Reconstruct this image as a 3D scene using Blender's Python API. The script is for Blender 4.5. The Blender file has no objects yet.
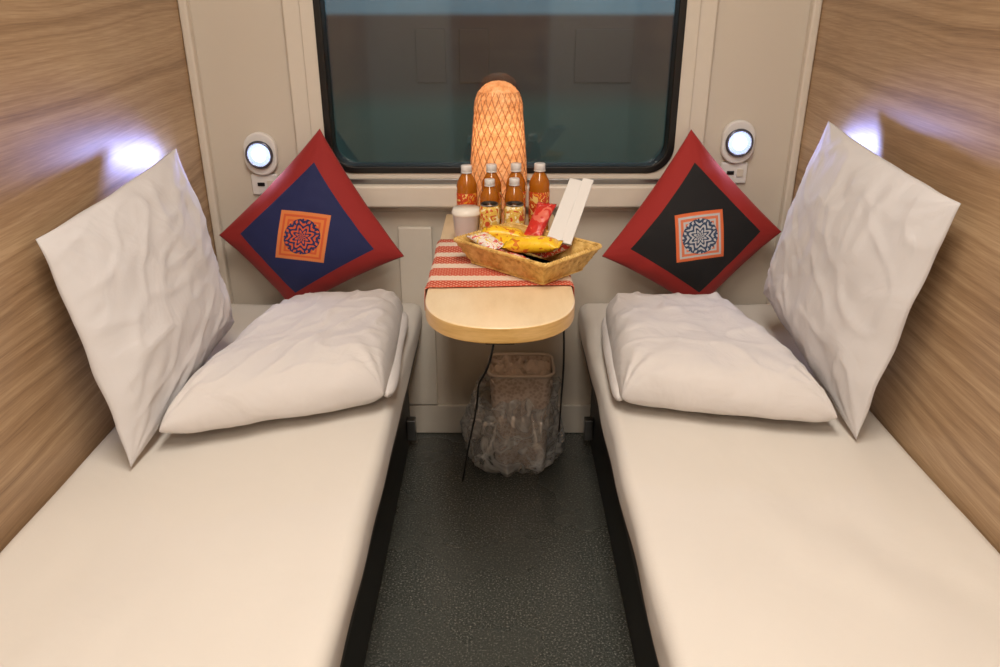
import bpy, math, random
from mathutils import Vector, Matrix, noise
random.seed(4)
scene = bpy.context.scene
try:
    scene.view_settings.view_transform = 'Standard'
except Exception: pass

# ---------------------------------------------------------------- helpers
def link(o):
    scene.collection.objects.link(o); return o
def empty(name, loc):
    e = bpy.data.objects.new(name, None); e.location = loc; e.empty_display_size = .05
    return link(e)
def setparent(o, p):
    if p is not None:
        o.parent = p
        o.matrix_parent_inverse = Matrix.Translation(-Vector(p.location))
def mk(name, verts, faces, mats, parent=None, smooth=True, fmat=None, uvs=None):
    me = bpy.data.meshes.new(name)
    me.from_pydata([tuple(v) for v in verts], [], faces)
    if not isinstance(mats, (list, tuple)): mats = [mats]
    for m in mats: me.materials.append(m)
    if fmat:
        for p, i in zip(me.polygons, fmat): p.material_index = i
    if smooth:
        for p in me.polygons: p.use_smooth = True
    if uvs:
        ul = me.uv_layers.new(name='UVMap')
        for l in me.loops: ul.data[l.index].uv = uvs[l.vertex_index]
    me.validate(); me.update()
    o = bpy.data.objects.new(name, me); link(o); setparent(o, parent)
    return o
def box(name, x0,x1,y0,y1,z0,z1, m, parent=None, bevel=0, seg=3):
    v = [(x0,y0,z0),(x1,y0,z0),(x1,y1,z0),(x0,y1,z0),(x0,y0,z1),(x1,y0,z1),(x1,y1,z1),(x0,y1,z1)]
    f = [(0,3,2,1),(4,5,6,7),(0,1,5,4),(1,2,6,5),(2,3,7,6),(3,0,4,7)]
    o = mk(name, v, f, m, parent, smooth=False)
    if bevel:
        b = o.modifiers.new('bevel','BEVEL'); b.width = bevel; b.segments = seg
        for p in o.data.polygons: p.use_smooth = True
        w = o.modifiers.new('wn','WEIGHTED_NORMAL')
    return o
def lathe(name, prof, c, m, parent=None, seg=40, fn=None, mats=None, fm=None, cap=True):
    v=[]; f=[]; fmat=[]
    n=len(prof)
    for i,(r,z) in enumerate(prof):
        for j in range(seg):
            a=2*math.pi*j/seg
            rr = r if fn is None else fn(r,z,a,i)
            v.append((c[0]+rr*math.cos(a), c[1]+rr*math.sin(a), c[2]+z))
    for i in range(n-1):
        for j in range(seg):
            k=(j+1)%seg
            f.append((i*seg+j,i*seg+k,(i+1)*seg+k,(i+1)*seg+j)); fmat.append(fm[i] if fm else 0)
    if cap:
        f.append(tuple(range(seg))[::-1]); fmat.append(fm[0] if fm else 0)
        f.append(tuple((n-1)*seg+j for j in range(seg))); fmat.append(fm[-1] if fm else 0)
    return mk(name, v, f, mats or m, parent, True, fmat)
def tube(name, pts, r, m, parent=None, cyclic=False, res=6, bez=False, radii=None):
    cu=bpy.data.curves.new(name,'CURVE'); cu.dimensions='3D'; cu.bevel_depth=r; cu.bevel_resolution=res; cu.use_fill_caps=True
    s=cu.splines.new('POLY' if not bez else 'NURBS'); s.points.add(len(pts)-1)
    for i,(p,q) in enumerate(zip(s.points,pts)):
        p.co=(q[0],q[1],q[2],1)
        if radii: p.radius=radii[i]
    s.use_cyclic_u=cyclic
    if bez: s.order_u=4; s.use_endpoint_u=True; s.resolution_u=8
    cu.materials.append(m)
    o=bpy.data.objects.new(name,cu); link(o); setparent(o,parent); return o
def rrect(cx,cz,hx,hz,r,n=10):
    pts=[]
    for sx,sz,a0 in ((1,1,0),(-1,1,90),(-1,-1,180),(1,-1,270)):
        for i in range(n+1):
            a=math.radians(a0+90*i/n)
            pts.append((cx+sx*(hx-r)+r*math.cos(a), cz+sz*(hz-r)+r*math.sin(a)))
    return pts
def ring(name, outer, inner, y0, y1, m, parent=None, bevel=0):
    n=len(outer); v=[]
    for y in (y0,y1):
        v+=[(p[0],y,p[1]) for p in outer]; v+=[(p[0],y,p[1]) for p in inner]
    f=[]
    for i in range(n):
        j=(i+1)%n
        f.append((i,j,n+j,n+i)); f.append((2*n+i,3*n+i,3*n+j,2*n+j))
        f.append((i,2*n+i,2*n+j,j)); f.append((n+i,n+j,3*n+j,3*n+i))
    o=mk(name,v,f,m,parent,False)
    if bevel:
        b=o.modifiers.new('b','BEVEL'); b.width=bevel; b.segments=3; b.limit_method='ANGLE'
    return o

# ---------------------------------------------------------------- materials
class NT:
    def __init__(s,name):
        s.m=bpy.data.materials.new(name); s.m.use_nodes=True; s.t=s.m.node_tree
        s.b=s.t.nodes['Principled BSDF']; s.out=s.t.nodes['Material Output']
    def n(s,ty,**k):
        x=s.t.nodes.new(ty)
        for a,b in k.items(): setattr(x,a,b)
        return x
    def l(s,a,b): s.t.links.new(a,b)
    def put(s,inp,v):
        if hasattr(v,'is_output'): s.l(v,inp)
        else: inp.default_value=v
    def M(s,op,a,b=0.0,c=None):
        x=s.n('ShaderNodeMath',operation=op); s.put(x.inputs[0],a); s.put(x.inputs[1],b)
        if c is not None: s.put(x.inputs[2],c)
        return x.outputs[0]
    def mix(s,f,a,b):
        x=s.n('ShaderNodeMix',data_type='RGBA'); s.put(x.inputs[0],f)
        s.put(x.inputs[6],a if hasattr(a,'is_output') else (*a[:3],1)); s.put(x.inputs[7],b if hasattr(b,'is_output') else (*b[:3],1))
        return x.outputs[2]
    def coord(s,which='Object',scale=(1,1,1),rot=(0,0,0)):
        c=s.n('ShaderNodeTexCoord'); mp=s.n('ShaderNodeMapping'); mp.inputs['Scale'].default_value=scale; mp.inputs['Rotation'].default_value=rot
        s.l(c.outputs[which],mp.inputs[0]); return mp.outputs[0]
    def noise(s,vec,scale,detail=4,rough=.5,dist=0):
        x=s.n('ShaderNodeTexNoise'); s.l(vec,x.inputs['Vector']); x.inputs['Scale'].default_value=scale; x.inputs['Detail'].default_value=detail
        x.inputs['Roughness'].default_value=rough; x.inputs['Distortion'].default_value=dist; return x.outputs['Fac']
    def ramp(s,f,stops):
        x=s.n('ShaderNodeValToRGB'); s.l(f,x.inputs[0]); e=x.color_ramp.elements
        while len(e)<len(stops): e.new(.5)
        for q,(p,c) in zip(e,stops): q.position=p; q.color=(*c[:3],1)
        return x.outputs[0]
    def bump(s,h,st=.3,dist=.01):
        x=s.n('ShaderNodeBump'); x.inputs['Strength'].default_value=st; x.inputs['Distance'].default_value=dist; s.l(h,x.inputs['Height']); s.l(x.outputs[0],s.b.inputs['Normal'])
def srgb(r,g,b):
    f=lambda c: (c/255/12.92) if c/255<=.04045 else ((c/255+.055)/1.055)**2.4
    return (f(r),f(g),f(b),1)
def plain(name,col,rough=.5,metal=0,emit=None,es=0,var=.06,scale=30,bump=0,spec=.5,trans=0):
    t=NT(name); v=t.coord(); f=t.noise(v,scale)
    c2=tuple(max(0,x*(1-var*2)) for x in col[:3])
    t.l(t.mix(f,c2,tuple(min(1,x*(1+var)) for x in col[:3])),t.b.inputs['Base Color'])
    t.b.inputs['Roughness'].default_value=rough; t.b.inputs['Metallic'].default_value=metal
    t.b.inputs['Specular IOR Level'].default_value=spec
    if trans: t.b.inputs['Transmission Weight'].default_value=trans
    if emit: t.b.inputs['Emission Color'].default_value=(*emit[:3],1); t.b.inputs['Emission Strength'].default_value=es
    if bump: t.bump(f,bump,.003)
    return t.m
def wood(name,dark,mid,light,rough=.45,sy=1.0,sz=16):
    t=NT(name); v=t.coord(scale=(6,sy,sz),rot=(math.radians(-1.5),0,0))
    n1=t.noise(v,1.3,5,.55,.35); v2=t.coord(scale=(20,5,150)); n2=t.noise(v2,1.8,4,.65)
    v3=t.coord(scale=(5,.8,5)); n3=t.noise(v3,1.2,2)
    f=t.M('ADD',t.M('ADD',t.M('MULTIPLY',n1,.45),t.M('MULTIPLY',n2,.35)),t.M('MULTIPLY',n3,.2))
    t.l(t.ramp(f,[(.36,dark),(.49,mid),(.62,light)]),t.b.inputs['Base Color'])
    t.b.inputs['Roughness'].default_value=rough
    t.bump(n2,.06,.002); return t.m
def woodwall(name,dark,mid,light,ph):
    """oak laminate: long wavering growth lines running along the wall, fine pores"""
    t=NT(name); c0=t.coord(rot=(math.radians(-2.5),0,0)); sp=t.n('ShaderNodeSeparateXYZ'); t.l(c0,sp.inputs[0])
    warp=t.noise(t.coord(scale=(1,.75,2.6)),1.4,2,.45)
    warp2=t.noise(t.coord(scale=(1,3.0,14)),1.5,2,.5)
    zz=t.M('ADD',t.M('ADD',sp.outputs[2],ph),t.M('ADD',t.M('MULTIPLY',warp,.11),t.M('MULTIPLY',warp2,.008)))
    cx=t.n('ShaderNodeCombineXYZ'); t.l(zz,cx.inputs[2])
    a=t.noise(cx.outputs[0],46,3,.7)
    b=t.noise(cx.outputs[0],9,2,.5)
    fine=t.noise(t.coord(scale=(10,9,260)),1.5,3,.6)
    patch=t.noise(t.coord(scale=(1,1.2,4)),1.7,2,.5)
    f=t.M('ADD',t.M('ADD',t.M('MULTIPLY',a,.42),t.M('MULTIPLY',b,.22)),t.M('ADD',t.M('MULTIPLY',fine,.18),t.M('MULTIPLY',patch,.18)))
    t.l(t.ramp(f,[(.37,dark),(.49,mid),(.60,light)]),t.b.inputs['Base Color'])
    t.b.inputs['Roughness'].default_value=.38
    t.bump(fine,.05,.002); return t.m
def fabric(name,col,wr=.25,scale=6,rough=.85):
    t=NT(name); v=t.coord(); a=t.noise(v,scale,3,.55,.8); w=t.noise(v,240,2)
    h=t.M('ADD',a,t.M('MULTIPLY',w,.03))
    c2=tuple(x*.95 for x in col[:3])
    t.l(t.mix(a,c2,col),t.b.inputs['Base Color']); t.b.inputs['Roughness'].default_value=rough
    t.b.inputs['Sheen Weight'].default_value=.1
    t.bump(h,wr,.03); return t.m

M_WOOD=woodwall('wood_laminate',srgb(122,95,69),srgb(166,136,104),srgb(196,168,134),0)
M_WALL=plain('cream_wall_panel',srgb(208,198,184),.45,var=.02,scale=4)
M_TRIM=plain('white_trim',srgb(217,208,195),.35,var=.02)
M_CEIL=plain('ceiling_paint',srgb(228,222,212),.7,var=.02)
M_SHEET=fabric('bed_sheet_cotton',srgb(222,216,208),.20,3.5)
M_PILW=fabric('pillowcase_cotton',srgb(214,211,212),.24,8)
M_DUV=fabric('duvet_cotton',srgb(218,213,211),.28,8)
M_DARK=plain('berth_base_dark',srgb(32,33,33),.5)
M_BLACK=plain('black_rubber',srgb(14,14,15),.4)
M_METAL=plain('brushed_steel',srgb(150,150,150),.3,1)
M_WHITEP=plain('white_plastic',srgb(225,222,220),.3,var=.01)

# floor
t=NT('speckled_floor'); v=t.coord(); n1=t.noise(v,200,2,.7); n2=t.noise(v,3,4)
c=t.ramp(n1,[(.35,srgb(58,61,58)),(.57,srgb(82,84,79)),(.70,srgb(148,147,138))])
t.l(c,t.b.inputs['Base Color']); t.put(t.b.inputs['Roughness'],t.M('MULTIPLY_ADD',n2,.22,.16)); t.b.inputs['Specular IOR Level'].default_value=.7; t.bump(n1,.05,.002); M_FLOOR=t.m

# ---------------------------------------------------------------- room shell
W=.84; YB=2.2; YF=-.75; H=2.45
box('floor',-W-.05,W+.05,YF-.05,YB+.05,-.05,0,M_FLOOR)
box('ceiling',-W-.05,W+.05,YF-.05,YB+.05,H,H+.05,M_CEIL)
box('wall_left',-W-.05,-W,YF,YB,0,H,M_WOOD)
box('wall_right',W,W+.05,YF,YB,0,H,M_WOOD)
WX=.485; WZ0=.862; WZ1=1.72; WZC=(WZ0+WZ1)/2; WHZ=(WZ1-WZ0)/2
wb=empty('wall_back',(0,YB,0))
box('panel_lower',-W-.05,W+.05,YB,YB+.06,0,WZ0-.01,M_WALL,wb)
box('panel_upper',-W-.05,W+.05,YB,YB+.06,WZ1+.01,H,M_WALL,wb)
box('panel_side',-W-.05,-WX-.01,YB,YB+.06,WZ0-.01,WZ1+.01,M_WALL,wb)
box('panel_side_b',WX+.01,W+.05,YB,YB+.06,WZ0-.01,WZ1+.01,M_WALL,wb)
wf=empty('wall_front',(0,YF,0))
box('panel_l',-W-.05,-.32,YF-.05,YF,0,H,M_WALL,wf)
box('panel_r',.32,W+.05,YF-.05,YF,0,H,M_WALL,wf)
box('panel_top',-.32,.32,YF-.05,YF,2.0,H,M_WALL,wf)
dr=empty('door_1',(0,YF,0))
box('leaf',-.315,.315,YF-.045,YF-.01,.003,1.995,M_WOOD,dr,.004)
tube('handle',[(.25,YF,.95),(.25,YF+.04,.95),(.25,YF+.04,1.1),(.25,YF,1.1)],.007,M_METAL,dr)
for s,nm in ((-1,'trim_1'),(1,'trim_2')):
    xs=sorted((s*W,s*(W-.024)))
    box(nm,xs[0]+.0005,xs[1]-.0005,YB-.03,YB-.0005,0.003,H-.003,M_TRIM,None,.006)
box('baseboard_back',-.30,.30,YB-.014,YB-.0005,.002,.105,M_TRIM,None,.003)
box('trim_3',-.30,-.20,YB-.02,YB-.0005,.11,.70,M_TRIM,None,.004)
# window
win=empty('window_1',(0,YB,WZC))
ring('surround',rrect(0,WZC-.03,.572,WHZ+.085,.03),rrect(0,WZC,WX-.005,WHZ-.003,.055),YB-.018,YB-.001,M_TRIM,win,.006)
ring('surround_step',rrect(0,WZC-.005,.525,WHZ+.04,.06),rrect(0,WZC,WX-.006,WHZ-.004,.055),YB-.026,YB-.0185,M_TRIM,win,.003)
ring('gasket',rrect(0,WZC,WX+.002,WHZ+.002,.075),rrect(0,WZC,WX-.018,WHZ-.018,.06),YB-.032,YB+.03,M_BLACK,win,.004)
t=NT('window_glass'); tr=t.n('ShaderNodeBsdfTransparent'); tr.inputs[0].default_value=(.60,.68,.66,1)
gl=t.n('ShaderNodeBsdfGlossy'); gl.inputs['Roughness'].default_value=.06; fr=t.n('ShaderNodeFresnel'); fr.inputs[0].default_value=1.95
mx=t.n('ShaderNodeMixShader'); t.l(fr.outputs[0],mx.inputs[0]); t.l(tr.outputs[0],mx.inputs[1]); t.l(gl.outputs[0],mx.inputs[2]); t.l(mx.outputs[0],t.out.inputs[0])
box('glass',-WX+.01,WX-.01,YB+.005,YB+.01,WZ0+.01,WZ1-.01,t.m,win)
sl=empty('window_sill',(0,YB,.79))
box('ledge',-.60,.60,YB-.062,YB-.033,.768,.832,M_TRIM,sl,.008)
box('ledge_back',-.60,.60,YB-.036,YB-.0185,.775,.845,M_METAL,sl,.002)

# outside: invented carriage whose colour bands imitate reflections in the window
t=NT('reflection_bands_paint'); v=t.coord(); sp=t.n('ShaderNodeSeparateXYZ'); t.l(v,sp.inputs[0])
dirt=t.noise(t.coord(scale=(1.5,1,.8)),1.6,5,.6)
z=t.M('MULTIPLY_ADD',sp.outputs[2],.25,.5)
col=t.ramp(z,[(0,srgb(40,62,58)),(.635,srgb(92,122,112)),(.675,srgb(100,80,78)),(.80,srgb(112,74,72)),(.808,srgb(180,205,225)),(1,srgb(180,205,225))])
col=t.mix(t.M('MULTIPLY',dirt,.8),col,t.mix(.6,col,srgb(30,34,34)))
t.l(col,t.b.inputs['Base Color'])
t.b.inputs['Roughness'].default_value=.4; M_CAR=t.m
car=empty('backdrop_carriage',(0,6,0))
box('body',-7,7,6,8.5,-.1,3.4,M_CAR,car,.05)
M_CDOOR=plain('carriage_door_paint',srgb(92,66,64),.4)
for x0,x1 in ((-.62,-.40),(-.30,-.08),(.55,.98)):
    box('underframe_locker_%d'%int(x0*100+100),x0,x1,5.985,6.01,.74,1.12,M_CDOOR,car,.01)
for i in range(-4,5):
    box('window_%d'%(i+5),i*1.5-.4,i*1.5+.4,5.985,6.01,1.75,2.5,M_BLACK,car,.02)
for i in (-4.5,-2.9,2.9,4.5):
    o=lathe('wheel_%d'%int(i*10+60),[(.0,-.05),(.42,-.05),(.42,.03),(.46,.03),(.46,.06),(0,.06)],(0,0,0),M_METAL,None,32)
    o.rotation_euler=(math.pi/2,0,0); o.location=(i,6.15,-.52); 
    o.parent=car; o.matrix_parent_inverse=Matrix.Translation((0,-6,0))
box('ground_outside',-12,12,2.6,14,-1.05,-.98,plain('ballast',srgb(60,70,66),.9,scale=20,var=.3))
w=bpy.data.worlds.new('World'); scene.world=w; w.use_nodes=True
w.node_tree.nodes['Background'].inputs[0].default_value=(.46,.56,.66,1); w.node_tree.nodes['Background'].inputs[1].default_value=1.35

# ---------------------------------------------------------------- berths
M_RAIL=plain('berth_rail',srgb(60,58,56),.4,.3)
def berth(s):
    e=empty('sleeper_berth',(s*.54,1.25,0))
    xi=.238; xo=W-.004; zt=.475; zb=.375; r=.028
    prof=[]
    def arc(cx,cz,a0,a1,n=6):
        for i in range(n+1):
            a=math.radians(a0+(a1-a0)*i/n); prof.append((cx+r*math.cos(a),cz+r*math.sin(a)))
    arc(xi+r,zb+r,270,180); arc(xi+r,zt-r,180,90)
    N=36
    for i in range(1,N): prof.append((xi+r+(xo-xi-2*r)*i/N,zt))
    arc(xo-r,zt-r,90,0); arc(xo-r,zb+r,0,-90)
    y0,y1=.32,YB-.035; NY=130; v=[];f=[];n=len(prof)
    for k in range(NY+1):
        tt=k/NY; y=y0+(y1-y0)*tt
        e_=min(tt,1-tt)*(y1-y0); ins=.0 if e_>.03 else .02*(1-math.sqrt(max(0,1-(1-e_/.03)**2)))
        for (x,z_) in prof:
            q=noise.noise(Vector((x*5*s,y*3.2,3.1)))*.006+noise.noise(Vector((x*16,y*5,s*7)))*.0022
            q+=.0022*math.sin(x*22+y*s*9+3*noise.noise(Vector((x*3,y*3,s))))*max(0,noise.noise(Vector((x*2.5,y*2.5,s*11))))*2
            top=(z_-zb)/(zt-zb)
            zz=z_+q*top - (ins if top>.5 else -ins)
            xx=x+((.006*noise.noise(Vector((y*5,z_*10,s*3)))) if x<xi+.05 else 0)
            v.append((s*xx,y,zz))
    for k in range(NY):
        for i in range(n):
            j=(i+1)%n; a=(k*n+i,k*n+j,(k+1)*n+j,(k+1)*n+i); f.append(a if s>0 else a[::-1])
    f.append(tuple(range(n))); f.append(tuple(NY*n+i for i in range(n))[::-1])
    mk('mattress',v,f,M_SHEET,e)
    xs=sorted((s*.25,s*(W-.004)))
    box('frame',xs[0],xs[1],.32,YB-.035,.335,.374,M_RAIL,e,.006)
    xs=sorted((s*.29,s*(W-.004)))
    box('storage_base',xs[0],xs[1],.32,YB-.035,.002,.335,M_DARK,e,.006)
    xs=sorted((s*.262,s*.289))
    box('bracket',xs[0],xs[1],2.06,2.09,.05,.12,M_METAL,e,.003)
    box('bracket_b',xs[0],xs[1],.45,.48,.05,.12,M_METAL,e,.003)
berth(-1); berth(1)

# ---------------------------------------------------------------- pillows
def pillow(name,c00,c10,c11,c01,front,back,m,parent=None,nx=48,pw=2.4,ex=.5,pinch=.05,wr=.006,seed=0,flip=1,rad=0,skew=None,crease=1):
    C=[Vector(c) for c in (c00,c10,c11,c01)]
    nrm=((C[2]-C[0]).cross(C[3]-C[1])).normalized()*flip
    v=[];uv=[];idx={}
    def edge(u,vv):
        return (1-abs(u)**pw)*(1-abs(vv)**pw)
    for side in (0,1):
        for i in range(nx+1):
            for j in range(nx+1):
                a=-1+2*i/nx; b=-1+2*j/nx
                a=math.sin(a*math.pi/2)*.6+a*.4; b=math.sin(b*math.pi/2)*.6+b*.4
                if side==1 and (i in (0,nx) or j in (0,nx)):
                    idx[(1,i,j)]=idx[(0,i,j)]; continue
                pa=a*(1-pinch*(1-b*b)); pb=b*(1-pinch*(1-a*a))
                if rad:
                    q=(abs(a)*abs(b))**3*rad; pa*=1-q; pb*=1-q
                U=(pa+1)/2; V=(pb+1)/2
                p=C[0]*(1-U)*(1-V)+C[1]*U*(1-V)+C[2]*U*V+C[3]*(1-U)*V
                h=max(0,edge(a,b))**ex
                ns=Vector((a*2.1+seed*7.3,b*2.1+seed,side*5))
                w1=noise.noise(ns)*1.0+noise.noise(ns*2.7)*.40
                rg=1-abs(noise.noise(Vector((a*1.6+b*1.1+seed,b*3.4-a*1.5,seed*3))))*2
                w1+=crease*.6*max(0,rg)**5
                ang=math.atan2(abs(b)-1.0,abs(a)-1.0)
                cr=math.sin(ang*14+seed)*math.exp(-((1-abs(a))**2+(1-abs(b))**2)*6)
                sk=1 if skew is None else skew(a,b)
                h2=h*(front if side==0 else back)*sk
                d=h2+ (w1*wr*min(1,h*1.6)+cr*wr*.7*h) * (1 if side==0 else .3)
                p=p+nrm*(d if side==0 else -d)
                p=p+nrm*(noise.noise(Vector((a*3+seed,b*3,9)))*wr*.8*(1-h))
                idx[(side,i,j)]=len(v); v.append(p); uv.append(((a+1)/2,(b+1)/2))
    f=[]
    for side in (0,1):
        for i in range(nx):
            for j in range(nx):
                q=[idx[(side,i,j)],idx[(side,i+1,j)],idx[(side,i+1,j+1)],idx[(side,i,j+1)]]
                if side==1: q=q[::-1]
                if flip<0: q=q[::-1]
                f.append(tuple(q))
    return mk(name,v,f,m,parent,True,uvs=uv)

pillow('pillow',(-.71,1.250,.485),(-.675,1.80,.56),(-.775,1.86,.985),(-.815,1.30,.925),.066,.024,M_PILW,pw=2.6,ex=.62,pinch=.025,wr=.0088,seed=1,nx=72)
pillow('pillow',(.728,1.350,.485),(.803,1.315,.985),(.785,1.885,1.045),(.695,1.90,.60),.066,.024,M_PILW,pw=2.6,ex=.62,pinch=.025,wr=.0088,seed=3,nx=72)

# folded duvets
def duvet(nl,nr,fr,fl,seed,s):
    e=empty('folded_duvet',((fl[0]+nr[0])/2,(fl[1]+nr[1])/2,.484))
    zc=.526
    Z=lambda p:(p[0],p[1],zc)
    sk=lambda a,b: (1.0-.14*((1-a)/2 if s<0 else (1+a)/2))*(1-.20*(1+b)/2)
    pillow('folded_quilt',Z(nl),Z(nr),Z(fr),Z(fl),.094,.038,M_DUV,e,nx=90,pw=6.5,ex=.5,pinch=.012,wr=.0088,seed=seed,rad=.05,skew=sk)
    xi=(nr if s<0 else nl); xf=(fr if s<0 else fl)
    pts=[];rd=[]
    for i in range(50):
        q=.05+.88*i/49
        pts.append((xi[0]+(xf[0]-xi[0])*q+s*.008+.002*math.sin(q*9), xi[1]+(xf[1]-xi[1])*q, .513+.003*math.sin(q*7+seed)))
        rd.append(math.sqrt(max(.02,1-(2*i/49-1)**8)))
    tube('fold_hem',pts,.019,M_DUV,e,radii=rd,res=10)
duvet((-.690,1.294),(-.240,1.460),(-.262,2.00),(-.60,1.99),1.7,-1)
duvet((.250,1.450),(.703,1.348),(.62,1.99),(.285,1.98),5.2,1)

# ---------------------------------------------------------------- embroidered cushions
def cushion_mat(name,border,inner,patch,pat1,pat2,pedge):
    t=NT(name); uvn=t.n('ShaderNodeTexCoord'); sp=t.n('ShaderNodeSeparateXYZ'); t.l(uvn.outputs['UV'],sp.inputs[0])
    du=t.M('SUBTRACT',sp.outputs[0],.5); dv=t.M('SUBTRACT',sp.outputs[1],.5)
    h=t.M('SUBTRACT',du,dv); w_=t.M('ADD',du,dv)
    sq=t.M('MAXIMUM',t.M('ABSOLUTE',du),t.M('ABSOLUTE',dv))
    pm=t.M('MAXIMUM',t.M('ABSOLUTE',h),t.M('ABSOLUTE',w_))
    r=t.M('SQRT',t.M('ADD',t.M('MULTIPLY',h,h),t.M('MULTIPLY',w_,w_)))
    th=t.M('ARCTAN2',w_,h)
    petals=t.M('MULTIPLY',t.M('COSINE',t.M('MULTIPLY',th,8.0)),.022)
    rr=t.M('ADD',r,petals)
    rings=t.M('SINE',t.M('MULTIPLY',rr,110.0))
    insq=t.M('LESS_THAN',sq,.365); inp=t.M('LESS_THAN',pm,.27); inp2=t.M('LESS_THAN',pm,.245); circ=t.M('LESS_THAN',r,.20)
    tri=t.M('SINE',t.M('MULTIPLY',th,24.0)); 
    pat=t.mix(t.M('GREATER_THAN',rings,.0),pat1,pat2)
    spokes=t.M('MULTIPLY',t.M('GREATER_THAN',tri,.3),t.M('GREATER_THAN',r,.15))
    pat=t.mix(spokes,pat,pat2)
    cm=t.M('GREATER_THAN',t.M('SINE',t.M('MULTIPLY',pm,120.0)),.2)
    corner=t.mix(cm,patch,pat1)
    fld=t.mix(circ,corner,pat)
    col=t.mix(insq,border,inner)
    col=t.mix(inp,col,pedge); col=t.mix(inp2,col,fld)
    vn=t.coord(); nz=t.noise(vn,300,2); 
    t.l(col,t.b.inputs['Base Color']); t.b.inputs['Roughness'].default_value=.8; t.b.inputs['Sheen Weight'].default_value=.1
    st=t.M('ADD',t.M('MULTIPLY',nz,.3),t.M('ADD',inp,t.M('MULTIPLY',insq,.5)))
    t.bump(st,.35,.003)
    return t.m
MC1=cushion_mat('cushion_fabric_blue',srgb(150,32,30),srgb(26,34,84),srgb(226,130,60),srgb(214,92,50),srgb(36,44,92),srgb(222,130,75))
MC2=cushion_mat('cushion_fabric_black',srgb(160,36,32),srgb(17,16,19),srgb(225,125,85),srgb(196,196,198),srgb(50,70,100),srgb(226,110,60))
pillow('throw_cushion',(-.60,2.075,.484),(-.268,2.055,.652),(-.49,2.135,.990),(-.795,2.10,.700),.062,.03,MC1,pw=2.2,ex=.6,pinch=.045,wr=.004,seed=4,nx=56,crease=.3)
pillow('throw_cushion',(.575,2.075,.484),(.795,2.10,.710),(.52,2.135,.988),(.285,2.055,.652),.062,.03,MC2,pw=2.2,ex=.6,pinch=.045,wr=.004,seed=6,nx=56,crease=.3)

# ---------------------------------------------------------------- reading lamps
M_EMIT=plain('led_lens',srgb(190,205,255),.3,emit=(.36,.46,1.0),es=1.6)
M_EMITC=plain('led_core',srgb(255,255,255),.3,emit=(.85,.9,1.0),es=22)
M_BEZ=plain('lamp_bezel_grey',srgb(96,98,112),.25,.6)
def rlamp(x,z,s):
    e=empty('reading_lamp',(x,YB,z))
    pts=rrect(x,z,.046,.060,.045,8)
    ring('base_plate',pts,rrect(x,z,.026,.026,.0255,8),YB-.022,YB-.001,M_WHITEP,e,.005)
    def L(name,prof,m,seg=40):
        o=lathe(name,prof,(0,0,0),m,None,seg); o.rotation_euler=(math.pi/2,0,0); o.location=(x,YB,z)
        o.parent=e; o.matrix_parent_inverse=Matrix.Translation(-Vector(e.location)); return o
    L('bezel',[(.037,.02),(.039,.030),(.036,.036),(.031,.034),(.029,.028),(.029,.02)],M_BEZ)
    L('led_lens',[(.030,.018),(.030,.032),(.0,.033)],M_EMIT)
    L('led_core',[(.019,.0331),(.015,.038),(.0,.040)],M_EMITC)
    zz=z-.088
    box('socket_plate',x-.038,x+.038,YB-.010,YB-.001,zz-.030,zz+.030,M_WHITEP,e,.004)
    box('usb_port',x-.020,x+.0,YB-.0125,YB-.0095,zz-.004,zz+.006,M_BLACK,e)
    box('switch',x+.008,x+.026,YB-.014,YB-.0095,zz-.010,zz+.012,M_TRIM,e,.001)
    def spot(nm,loc,tgt,en,col,size,blend=1):
        l=bpy.data.lights.new(nm,'SPOT'); l.energy=en; l.color=col; l.spot_size=math.radians(size); l.spot_blend=blend; l.shadow_soft_size=.015
        o=bpy.data.objects.new(nm,l); link(o); o.location=loc
        o.rotation_euler=(Vector(tgt)-Vector(loc)).to_track_quat('-Z','Y').to_euler(); setparent(o,e)
    spot('led_spot',(x,YB-.06,z),(s*W,1.72,z+.080),4.6,(.27,.31,1.0),38)
    spot('led_flood',(x,YB-.05,z+.0),(s*(W-.25),1.3,z-.1),2.4,(.55,.62,1.0),140)
rlamp(-.675,.912,-1); rlamp(.667,.945,1)

# ---------------------------------------------------------------- table
ZT=.745; TH=.034; HW=.155
M_TTOP=wood('table_top_wood',srgb(214,188,148),srgb(228,204,166),srgb(236,214,178),.3,sy=2,sz=4)
M_TEDGE=wood('table_edge_wood',srgb(186,142,76),srgb(206,166,100),srgb(220,182,118),.35,sy=3,sz=60)
tb=empty('fold_table',(0,1.8,ZT))
out=[(HW,YB-.036),]
yc=1.50; ry=yc-1.325
for i in range(41):
    a=math.pi*i/40; c_=math.cos(a); s_=math.sin(a); p_=2/2.3
    out.append((HW*math.copysign(abs(c_)**p_,c_), yc-ry*abs(s_)**p_))
out.append((-HW,YB-.036))
n=len(out); v=[(x,y,ZT) for x,y in out]+[(x*1.0,y,ZT-TH) for x,y in out]
f=[tuple(range(n))[::-1],tuple(n+i for i in range(n))]; fm=[0,1]
for i in range(n): j=(i+1)%n; f.append((i,j,n+j,n+i)); fm.append(1)
o=mk('top',v,f,[M_TTOP,M_TEDGE],tb,True,fm)
b=o.modifiers.new('b','BEVEL'); b.width=.004; b.segments=3; b.limit_method='ANGLE'; b.angle_limit=math.radians(50)
o.modifiers.new('wn','WEIGHTED_NORMAL')
box('wall_bracket',-.13,.13,YB-.08,YB-.0205,ZT-TH-.09,ZT-TH-.001,M_METAL,tb,.004)
box('latch',-.03,.03,1.37,1.41,ZT-TH-.022,ZT-TH-.001,M_BLACK,tb,.004)
tube('support_arm',[(-.03,YB-.03,.40),(-.03,1.60,ZT-TH-.01)],.010,M_METAL,tb)
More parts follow.
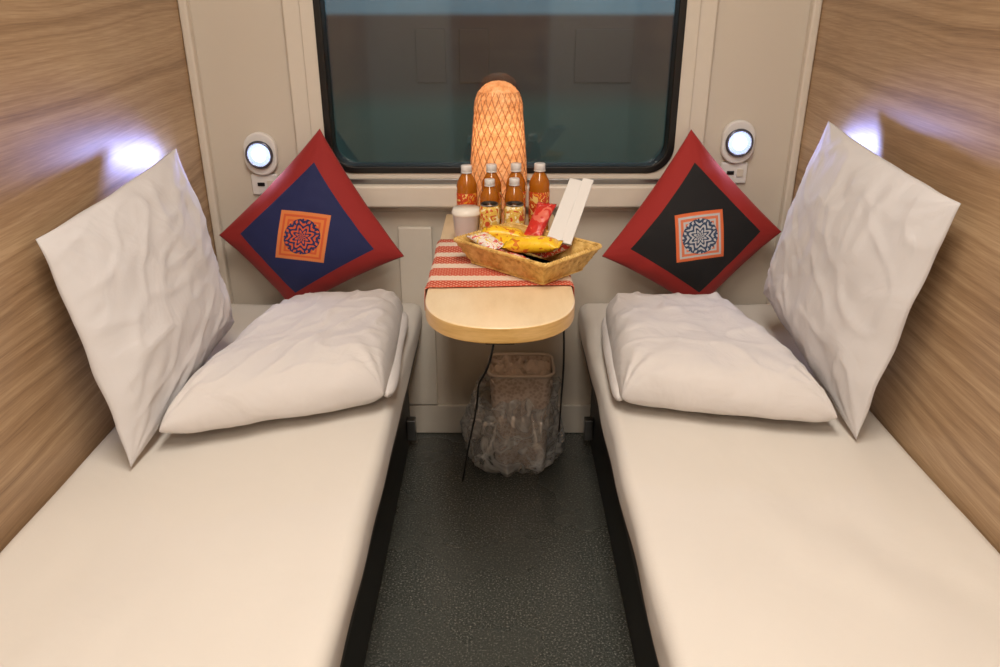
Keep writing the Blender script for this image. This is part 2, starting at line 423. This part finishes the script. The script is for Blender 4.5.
tube('power_cable',[(-.01,1.42,ZT-TH-.019),(-.02,1.44,.60),(-.055,1.55,.52),(-.05,1.66,.40),(-.085,1.82,.20),(-.11,1.90,.01)],.0025,M_BLACK,None,bez=True)
tube('power_cable',[(.135,1.52,ZT-TH-.002),(.150,1.60,.55),(.160,1.78,.38),(.175,1.95,.18),(.18,2.05,.01)],.0025,M_BLACK,None,bez=True)

# runner
t=NT('striped_runner'); v_=t.coord(); sp=t.n('ShaderNodeSeparateXYZ'); t.l(v_,sp.inputs[0])
y=sp.outputs[1]
s1=t.M('SINE',t.M('MULTIPLY',y,2*math.pi/.085)); s2=t.M('SINE',t.M('MULTIPLY',y,2*math.pi/.014)); s3=t.M('SINE',t.M('MULTIPLY',sp.outputs[0],2*math.pi/.012))
broad=t.M('GREATER_THAN',s1,-.4)
fine=t.M('GREATER_THAN',t.M('MULTIPLY',s2,s3),.35)
c=t.mix(broad,srgb(228,212,194),srgb(196,78,54)); 
c=t.mix(t.M('MULTIPLY',fine,.65),c,srgb(232,190,160))
t.l(c,t.b.inputs['Base Color']); t.b.inputs['Roughness'].default_value=.9; t.bump(t.M('MULTIPLY',s2,s3),.3,.002); M_RUN=t.m
v=[];f=[]; ys=[1.545+.355*i/40 for i in range(41)]
px=[(-HW-.004,ZT-.05),(-HW-.004,ZT-.02),(-HW-.003,ZT-.002),(-HW+.004,ZT+.003)]+[(-HW+.01+(2*HW-.02)*i/30,ZT+.003) for i in range(31)]+[(HW-.004,ZT+.003),(HW+.003,ZT-.002),(HW+.004,ZT-.02),(HW+.004,ZT-.035)]
for yy in ys:
    for (x,z_) in px:
        wv=.0012*noise.noise(Vector((x*14,yy*14,0)))
        v.append((x+(wv*3 if abs(x)>HW else 0),yy+.008*math.sin(x*9),z_+abs(wv)))
m_=len(px)
for i in range(40):
    for j in range(m_-1): f.append((i*m_+j,i*m_+j+1,(i+1)*m_+j+1,(i+1)*m_+j))
o=mk('table_runner',v,f,M_RUN)
so=o.modifiers.new('s','SOLIDIFY'); so.thickness=.0016; so.offset=1

# ---------------------------------------------------------------- wicker lamp
def wicker_mat(name,c1,c2,c3,transl=0.0,sc=1.0):
    t=NT(name); v=t.coord(scale=(sc,sc,sc)); n=t.noise(v,60,4,.6); n2=t.noise(v,220,2)
    col=t.ramp(n,[(.3,c1),(.5,c2),(.7,c3)]); t.l(col,t.b.inputs['Base Color']); t.b.inputs['Roughness'].default_value=.55; t.bump(n2,.4,.002)
    if transl:
        tl=t.n('ShaderNodeBsdfTranslucent'); t.l(col,tl.inputs[0]); mx=t.n('ShaderNodeMixShader'); mx.inputs[0].default_value=transl
        t.l(t.b.outputs[0],mx.inputs[1]); t.l(tl.outputs[0],mx.inputs[2]); t.l(mx.outputs[0],t.out.inputs[0])
    return t.m
M_RAT=wicker_mat('woven_rattan',srgb(208,154,104),srgb(234,188,138),srgb(244,210,166),.35)
M_RATD=wicker_mat('rattan_dark',srgb(176,118,72),srgb(200,142,94),srgb(218,166,118))
lx,ly=-.004,2.090
lp=empty('wicker_table_lamp',(lx,ly,ZT))
prof=[]
NP=150; HL=.372
for i in range(NP+1):
    q=i/NP
    if q<.78: r=.068+.008*math.sin(min(1,q/.35)*math.pi/2)-.013*max(0,(q-.3)/.48)**1.3
    else:
        a=(q-.78)/.22; r=(.063)*math.sqrt(max(0,1-a**2.6))
    prof.append((max(r,.0005),.0015+HL*q))
R=lambda r,z,a,i: r+ (.0018*(1 if r>.02 else r/.02))*math.sin(a*22)*math.sin(z*2*math.pi/.016)
lathe('woven_shade',prof,(lx,ly,ZT),M_RAT,lp,132,fn=R,cap=False)
tube('hoop',[(lx+.0695*math.cos(a*math.pi/24),ly+.0695*math.sin(a*math.pi/24),ZT+.006) for a in range(48)],.0020,M_RATD,lp,True)
for sgn in (-1,1):
    for k in range(22):
        pts=[]
        for i in range(0,45):
            q=i/44*.93; pi_=prof[int(q*NP)]; a=2*math.pi*k/22+sgn*q*2.4
            pts.append((lx+(pi_[0]+.0012)*math.cos(a),ly+(pi_[0]+.0012)*math.sin(a),ZT+pi_[1]))
        tube('splint_%d_%d'%(k,sgn+1),pts,.0012,M_RATD,lp,res=2)
lathe('bulb',[(.012,.05),(.014,.10),(.026,.15),(.03,.18),(.022,.21),(.004,.222)],(lx,ly,ZT),plain('bulb_glass',srgb(255,230,190),.3,emit=(1,.76,.5),es=1),lp,24)
lathe('foot',[(.05,.0),(.05,.012),(.014,.016),(.012,.05)],(lx,ly,ZT+.001),M_RATD,lp,32)
for zz_,en_ in ((.12,.34),(.24,.46)):
    l=bpy.data.lights.new('bulb_light','POINT'); l.energy=en_; l.color=(1,.72,.46); l.shadow_soft_size=.035
    o=bpy.data.objects.new('bulb_light',l); link(o); o.location=(lx,ly,ZT+zz_); setparent(o,lp)

# ---------------------------------------------------------------- bottles and cans
M_PET=plain('amber_tea',srgb(205,120,30),.08,var=.05,trans=.35)
def labelmat(name,c1,c2,c3,sc=55):
    t=NT(name); v=t.coord()
    n=t.noise(v,sc,2,.5,1.5); t.l(t.ramp(n,[(.0,c1),(.41,c2),(.58,c3)]),t.b.inputs['Base Color'])
    t.t.nodes['Color Ramp'].color_ramp.interpolation='CONSTANT'
    t.b.inputs['Roughness'].default_value=.35; return t.m
M_LABR=labelmat('label_red_gold',srgb(240,205,120),srgb(206,70,30),srgb(236,160,50))
M_LABG=labelmat('label_gold',srgb(190,60,24),srgb(232,180,70),srgb(245,225,180))
M_CAN=labelmat('can_gold_print',srgb(200,80,40),srgb(222,184,84),srgb(244,232,196))
def bottle(x,y,h,r,lab,liq=M_PET):
    e=empty('tea_bottle',(x,y,ZT)); c=(x,y,ZT+.001)
    prof=[(r*.72,0),(r*.95,.004),(r,.012),(r*.96,.02),(r,.028),(r,.034)]
    prof2=[(r,h*.62),(r*.97,h*.66),(r,h*.70),(r*.9,h*.76),(r*.62,h*.84),(r*.42,h*.88),(r*.40,h*.90)]
    lathe('body',prof+[(r*.985,.036),(r*.985,h*.60)]+prof2,c,liq,e,36)
    lathe('label',[(r*1.0,.036),(r*1.012,.037),(r*1.012,h*.60),(r*1.0,h*.61)],c,lab,e,36,cap=False)
    lathe('neck_ring',[(r*.42,h*.885),(r*.55,h*.89),(r*.55,h*.905),(r*.42,h*.91)],c,M_WHITEP,e,30)
    lathe('cap',[(r*.50,h*.91),(r*.53,h*.915),(r*.53,h*.99),(r*.48,h)],c,M_WHITEP,e,48,fn=lambda rr,z,a,i: rr*(1+.02*math.sin(a*24)))
bottle(-.086,1.975,.176,.027,M_LABR)
bottle(-.022,1.978,.178,.026,M_LABG)
bottle(.041,1.978,.180,.026,M_LABR)
bottle(.102,1.975,.181,.027,M_LABR)
bottle(-.026,1.920,.152,.0245,M_LABG)
bottle(.036,1.920,.154,.0245,M_LABR)
def can(x,y,h,r):
    e=empty('drink_can',(x,y,ZT)); z0=ZT+.006; c=(x,y,z0)
    lathe('body',[(r*.80,0),(r*.84,.003),(r,.012),(r,h-.014),(r*.86,h-.004)],c,M_CAN,e,40)
    lathe('lid',[(r*.86,h-.004),(r*.89,h),(r*.84,h+.001),(r*.80,h-.004),(.001,h-.004)],c,M_METAL,e,40,cap=False)
    box('pull_tab',x-.006,x+.006,y-.012,y+.006,z0+h-.0035,z0+h-.0015,M_METAL,e,.0005)
can(-.026,1.866,.098,.0255); can(.036,1.866,.098,.0255)
e=empty('lidded_cup',(-.084,1.872,ZT+.004)); c=(-.084,1.872,ZT+.006)
lathe('cup',[(.026,0),(.028,.002),(.034,.070),(.0355,.072)],c,M_WHITEP,e,40)
lathe('lid',[(.0355,.070),(.0365,.072),(.0365,.078),(.034,.081),(.033,.086),(.0,.086)],c,plain('lid_plastic',srgb(238,232,220),.35),e,40,cap=False)

# ---------------------------------------------------------------- wicker tray
M_TRAY=wicker_mat('tray_wicker',srgb(180,136,66),srgb(218,176,98),srgb(236,202,128))
TC=Vector((.060,1.672,ZT+.0055)); ANG=math.radians(-43.5)
ct,st=math.cos(ANG),math.sin(ANG)
def TL(x,y,z): return (TC.x+x*ct-y*st, TC.y+x*st+y*ct, TC.z+z)
tray=empty('wicker_tray',TC)
A0,B0,A1,B1,HT=.108,.068,.138,.096,.055
def trwall(name,inset):
    v=[];f=[]; NZ=16
    def path(a,b,n=46):
        pts=[]
        for (x0,y0,x1,y1) in ((-a,-b,a,-b),(a,-b,a,b),(a,b,-a,b),(-a,b,-a,-b)):
            for i in range(n): pts.append((x0+(x1-x0)*i/n,y0+(y1-y0)*i/n))
        return pts
    for k in range(NZ+1):
        q=k/NZ; a=A0+(A1-A0)*q-inset; b=B0+(B1-B0)*q-inset; P=path(a,b)
        for i,(x,y_) in enumerate(P):
            d=.0022*math.sin(i*math.pi/2*.999+.8)*math.cos(k*math.pi/2)*(1 if inset==0 else .4)
            L=math.hypot(x,y_); v.append(TL(x*(1+d/L*1.3),y_*(1+d/L*1.3),HT*q+.001))
    m=len(P)
    for k in range(NZ):
        for i in range(m):
            j=(i+1)%m; q=(k*m+i,k*m+j,(k+1)*m+j,(k+1)*m+i); f.append(q if inset==0 else q[::-1])
    f.append(tuple(range(m))[::-1])
    return mk(name,v,f,M_TRAY,tray)
trwall('woven_side',0); trwall('woven_lining',.004)
def rimpath(a,b,n=60,r=.012):
    pts=[]
    for (sx,sy,a0) in ((1,-1,-90),(1,1,0),(-1,1,90),(-1,-1,180)):
        for i in range(9):
            an=math.radians(a0+90*i/8); pts.append((sx*(a-r)+r*math.cos(an),sy*(b-r)+r*math.sin(an)))
    out=[];P=pts+[pts[0]]; seg=[math.dist(P[i],P[i+1]) for i in range(len(P)-1)]; T=sum(seg); N=240
    for k in range(N):
        d=T*k/N; i=0
        while d>seg[i]: d-=seg[i]; i+=1
        q=d/seg[i]; out.append((P[i][0]+(P[i+1][0]-P[i][0])*q,P[i][1]+(P[i+1][1]-P[i][1])*q))
    return out
RP=rimpath(A1+.001,B1+.001)
for k in range(3):
    pts=[]
    for i,(x,y_) in enumerate(RP):
        ph=2*math.pi*(i*36/240+k/3); L=math.hypot(x,y_); d=.0028*math.cos(ph)
        pts.append(TL(x*(1+d/L),y_*(1+d/L),HT+.001+.0028*math.sin(ph)))
    tube('rim_strand_%d'%k,pts,.0026,M_TRAY,tray,True,4)
RP=rimpath(A0+.002,B0+.002,r=.006)
tube('foot_strand',[TL(x,y_,.0025) for x,y_ in RP],.0024,M_TRAY,tray,True,4)

def packet(name,x,y,z,L,Wd,T,rot,m,tilt=0,seed=0,roll=0):
    R=Matrix.Rotation(math.radians(rot),4,'Z')@Matrix.Rotation(math.radians(tilt),4,'Y')@Matrix.Rotation(math.radians(roll),4,'X')
    c=Vector((x,y,z)); v=[];f=[];nx,ny=30,18; idx={}
    for side in (1,-1):
        for i in range(nx+1):
            for j in range(ny+1):
                a=-1+2*i/nx;b=-1+2*j/ny
                if side<0 and (i in(0,nx) or j in (0,ny)): idx[(side,i,j)]=idx[(1,i,j)]; continue
                body=max(0,1-(abs(a)/.86)**4) if abs(a)<.86 else 0
                h=T/2*math.sqrt(body)*math.sqrt(max(0,1-b*b)) if body>0 else 0
                wd=Wd/2*(1-.10*(body)) 
                zz=h*side+.0012*side*noise.noise(Vector((a*5+seed,b*4,side)))*(1 if h>0.001 else 0)
                if abs(a)>=.86: zz=.0012*math.sin(b*40)+.0004*side
                p=c+(R@Vector((a*L/2,b*wd,zz))); idx[(side,i,j)]=len(v); v.append(p)
    for side in (1,-1):
        for i in range(nx):
            for j in range(ny):
                q=(idx[(side,i,j)],idx[(side,i+1,j)],idx[(side,i+1,j+1)],idx[(side,i,j+1)])
                f.append(q if side>0 else q[::-1])
    return mk(name,v,f,m)
M_PKY=labelmat('packet_yellow_print',srgb(214,120,30),srgb(244,198,40),srgb(240,186,24),40)
M_PKR=labelmat('packet_red_white',srgb(230,225,220),srgb(206,60,50),srgb(240,225,215),70)
M_PKR2=labelmat('packet_red',srgb(190,40,34),srgb(206,50,40),srgb(224,110,90),30)
M_PKW=labelmat('packet_white_pink',srgb(220,100,90),srgb(240,230,222),srgb(238,205,90),60)
zt=ZT+.0055
packet('snack_packet',.010,1.742,zt+.058,.105,.052,.032,-8,M_PKY,6,1)
packet('snack_packet',.072,1.640,zt+.062,.130,.056,.036,-14,M_PKY,-4,2)
packet('snack_packet',.030,1.695,zt+.050,.110,.05,.030,-30,M_PKY,0,3)
packet('snack_packet',-.030,1.690,zt+.054,.085,.055,.024,-52,M_PKW,10,4)
packet('snack_packet',.012,1.640,zt+.034,.10,.05,.022,-43,M_PKR,0,5)
packet('snack_packet',.092,1.765,zt+.080,.11,.050,.022,60,M_PKR2,-40,6)
packet('snack_packet',.120,1.69,zt+.036,.10,.05,.024,40,M_PKR,-6,7)
def slab(name,p0,p1,w,th,m,off=0):
    p0=Vector(p0);p1=Vector(p1);d=(p1-p0).normalized(); side=Vector((1,-.08,0)); side=(side-d*side.dot(d)).normalized(); nn=side.cross(d).normalized()
    v=[]
    for P in (p0,p1):
        for a,b in ((-1,-1),(1,-1),(1,1),(-1,1)): v.append(P+side*(a*w/2)+nn*(b*th/2+off))
    o=mk(name,v,[(0,3,2,1),(4,5,6,7),(0,1,5,4),(1,2,6,5),(2,3,7,6),(3,0,4,7)],m,None,False)
    b=o.modifiers.new('b','BEVEL'); b.width=.0015; b.segments=2; return o
M_PAP=plain('white_paper',srgb(222,219,216),.6,var=.01)
slab('paper_sleeve',(.118,1.660,zt+.055),(.182,1.80,zt+.170),.036,.007,M_PAP)
slab('paper_sleeve',(.147,1.665,zt+.052),(.208,1.80,zt+.168),.026,.007,M_PAP,.006)

# ---------------------------------------------------------------- waste bin with bag
bn=empty('waste_bin',(.050,2.02,.0))
t=NT('perforated_bin_plastic'); vc=t.n('ShaderNodeTexVoronoi'); t.l(t.coord(),vc.inputs['Vector']); vc.inputs['Scale'].default_value=95
t.l(t.ramp(vc.outputs['Distance'],[(.0,srgb(176,154,140)),(.4,srgb(196,176,162)),(.6,srgb(216,200,188))]),t.b.inputs['Base Color']); t.b.inputs['Roughness'].default_value=.4
t.bump(vc.outputs['Distance'],.3,.002); M_BIN=t.m
v=[];f=[]
BX,BY=.062,2.03
def rr3(cx,cy,hx,hy,r,z,n=8): return [(p[0],p[1],z) for p in rrect(cx,cy,hx,hy,r,n)]
NZ=24
for k in range(NZ+1):
    q=k/NZ; P=rr3(BX,BY,.075+.018*q,.06+.015*q,.03,.006+.32*q); v+=P; m_=len(P)
for k in range(NZ):
    for i in range(m_): j=(i+1)%m_; f.append((k*m_+i,k*m_+j,(k+1)*m_+j,(k+1)*m_+i))
f.append(tuple(range(m_))[::-1])
mk('bin_body',v,f,M_BIN,bn)
tube('bin_rim',[ (p[0],p[1],.326) for p in rr3(BX,BY,.094,.076,.03,0)],.005,plain('bin_rim_plastic',srgb(205,192,180),.35),bn,True)
# crumpled rubbish filling the bin
v=[];f=[];N=40
for i in range(N+1):
    for j in range(N+1):
        a=-1+2*i/N;b=-1+2*j/N
        v.append((BX+a*.088,BY+b*.070,.295+.03*noise.noise(Vector((a*3,b*3,1)))+.018*(1-2*abs(noise.noise(Vector((a*5,b*5,4)))))))
for i in range(N):
    for j in range(N): f.append((i*(N+1)+j,(i+1)*(N+1)+j,(i+1)*(N+1)+j+1,i*(N+1)+j+1))
mk('crumpled_paper',v,f,plain('crumpled_paper_mat',srgb(214,198,186),.6,var=.1,scale=25),bn)
t=NT('clear_plastic_bag'); tr=t.n('ShaderNodeBsdfTransparent'); gl=t.n('ShaderNodeBsdfGlossy'); gl.inputs['Roughness'].default_value=.10
gl.inputs[0].default_value=(1,1,1,1)
df=t.n('ShaderNodeBsdfDiffuse'); df.inputs[0].default_value=(.95,.94,.93,1); tlb=t.n('ShaderNodeBsdfTranslucent'); tlb.inputs[0].default_value=(.95,.94,.93,1)
nz=t.noise(t.coord(),11,3,.5,1.2); rgd=t.M('ABSOLUTE',t.M('SUBTRACT',nz,.5)); rdg=t.M('SUBTRACT',1.0,t.M('MULTIPLY',rgd,12.0)); rdg=t.M('MAXIMUM',rdg,0.0)
bp=t.n('ShaderNodeBump'); bp.inputs['Strength'].default_value=.6; bp.inputs['Distance'].default_value=.008; t.l(nz,bp.inputs['Height'])
for q_ in (gl,df): t.l(bp.outputs[0],q_.inputs['Normal'])
m0=t.n('ShaderNodeMixShader'); m0.inputs[0].default_value=.2; t.l(df.outputs[0],m0.inputs[1]); t.l(tlb.outputs[0],m0.inputs[2])
m1=t.n('ShaderNodeMixShader'); m1.inputs[0].default_value=.35; t.l(m0.outputs[0],m1.inputs[1]); t.l(gl.outputs[0],m1.inputs[2])
m2=t.n('ShaderNodeMixShader'); t.put(m2.inputs[0],t.M('MULTIPLY_ADD',rdg,.45,.34)); t.l(tr.outputs[0],m2.inputs[1]); t.l(m1.outputs[0],m2.inputs[2]); t.l(m2.outputs[0],t.out.inputs[0])
v=[];f=[];SEG=180;NZ=70
for k in range(NZ+1):
    q=k/NZ
    z_=.004+.245*q
    bulge=.108+.026*math.sin(min(1,q*1.25)*math.pi)**.7 - (.02*(1-q/.12) if q<.12 else 0)
    for j in range(SEG):
        a=2*math.pi*j/SEG; ca,sa=math.cos(a),math.sin(a)
        rx=bulge/(abs(ca)**2.6+abs(sa)**2.6)**(1/2.6)
        # long sharp folds running mostly downward, like thin film
        nn=noise.noise(Vector((ca*2.2,sa*2.2,q*2.0)))*.022+(1-2.4*abs(noise.noise(Vector((ca*3.6,sa*3.6,q*1.3+3)))))*.020+(1-2.4*abs(noise.noise(Vector((ca*7+q,sa*7,q*2.6+8)))))*.007
        x=BX-.024*(1-q*.4)+ca*(rx+nn); y_=BY-.005+sa*(rx*.84+nn*.7)
        v.append((x,min(y_,YB-.02),z_+.06*q*q*noise.noise(Vector((ca*2.6,sa*2.6,7)))*1.5))
for k in range(NZ):
    for j in range(SEG): i=(j+1)%SEG; f.append((k*SEG+j,k*SEG+i,(k+1)*SEG+i,(k+1)*SEG+j))
mk('plastic_bag',v,f,t.m,bn)

# ---------------------------------------------------------------- ceiling light + lights
M_DIFF=plain('light_diffuser',srgb(255,246,232),.5,emit=(1,.92,.81),es=4)
cl=empty('ceiling_light',(0,.45,H))
box('housing',-.21,.21,-.25,1.15,H-.05,H-.001,M_WHITEP,cl,.01)
box('diffuser',-.19,.19,-.23,1.13,H-.056,H-.049,M_DIFF,cl,.002)
def area(nm,loc,tgt,sx,sy,en,col,par):
    l=bpy.data.lights.new(nm,'AREA'); l.shape='RECTANGLE'; l.size=sx; l.size_y=sy; l.energy=en; l.color=col
    o=bpy.data.objects.new(nm,l); link(o); o.location=loc; o.rotation_euler=(Vector(tgt)-Vector(loc)).to_track_quat('-Z','Y').to_euler(); setparent(o,par); return o
area('tube_light',(0,.45,H-.065),(0,.4501,0),.36,1.3,29,(1,.932,.835),cl)
dl=empty('added_door_fill',(0,YF,2.12))  # added fill fixture behind the camera, brightens the bin under the table
box('housing',-.20,.20,YF+.001,YF+.05,2.06,2.18,M_WHITEP,dl,.01)
box('diffuser',-.18,.18,YF+.048,YF+.056,2.075,2.165,M_DIFF,dl,.002)
area('fill_area',(0,YF+.065,2.12),(0,1.9,.5),.34,.09,8.5,(1,.932,.835),dl)
l=bpy.data.lights.new('added_outside_fill','POINT'); l.energy=90; l.color=(.95,.92,.95); l.shadow_soft_size=.3  # added fill light that brightens the backdrop beyond the window
o=bpy.data.objects.new('added_outside_fill',l); link(o); o.location=(1.5,4.2,3.0)

# ---------------------------------------------------------------- camera
cam=bpy.data.cameras.new('camera'); cam.sensor_width=36; cam.lens=767/1000*36; cam.clip_start=.02
co=bpy.data.objects.new('camera',cam); link(co); co.location=(0,0,1.31); co.rotation_euler=(math.radians(90-23.5),0,0)
scene.camera=co
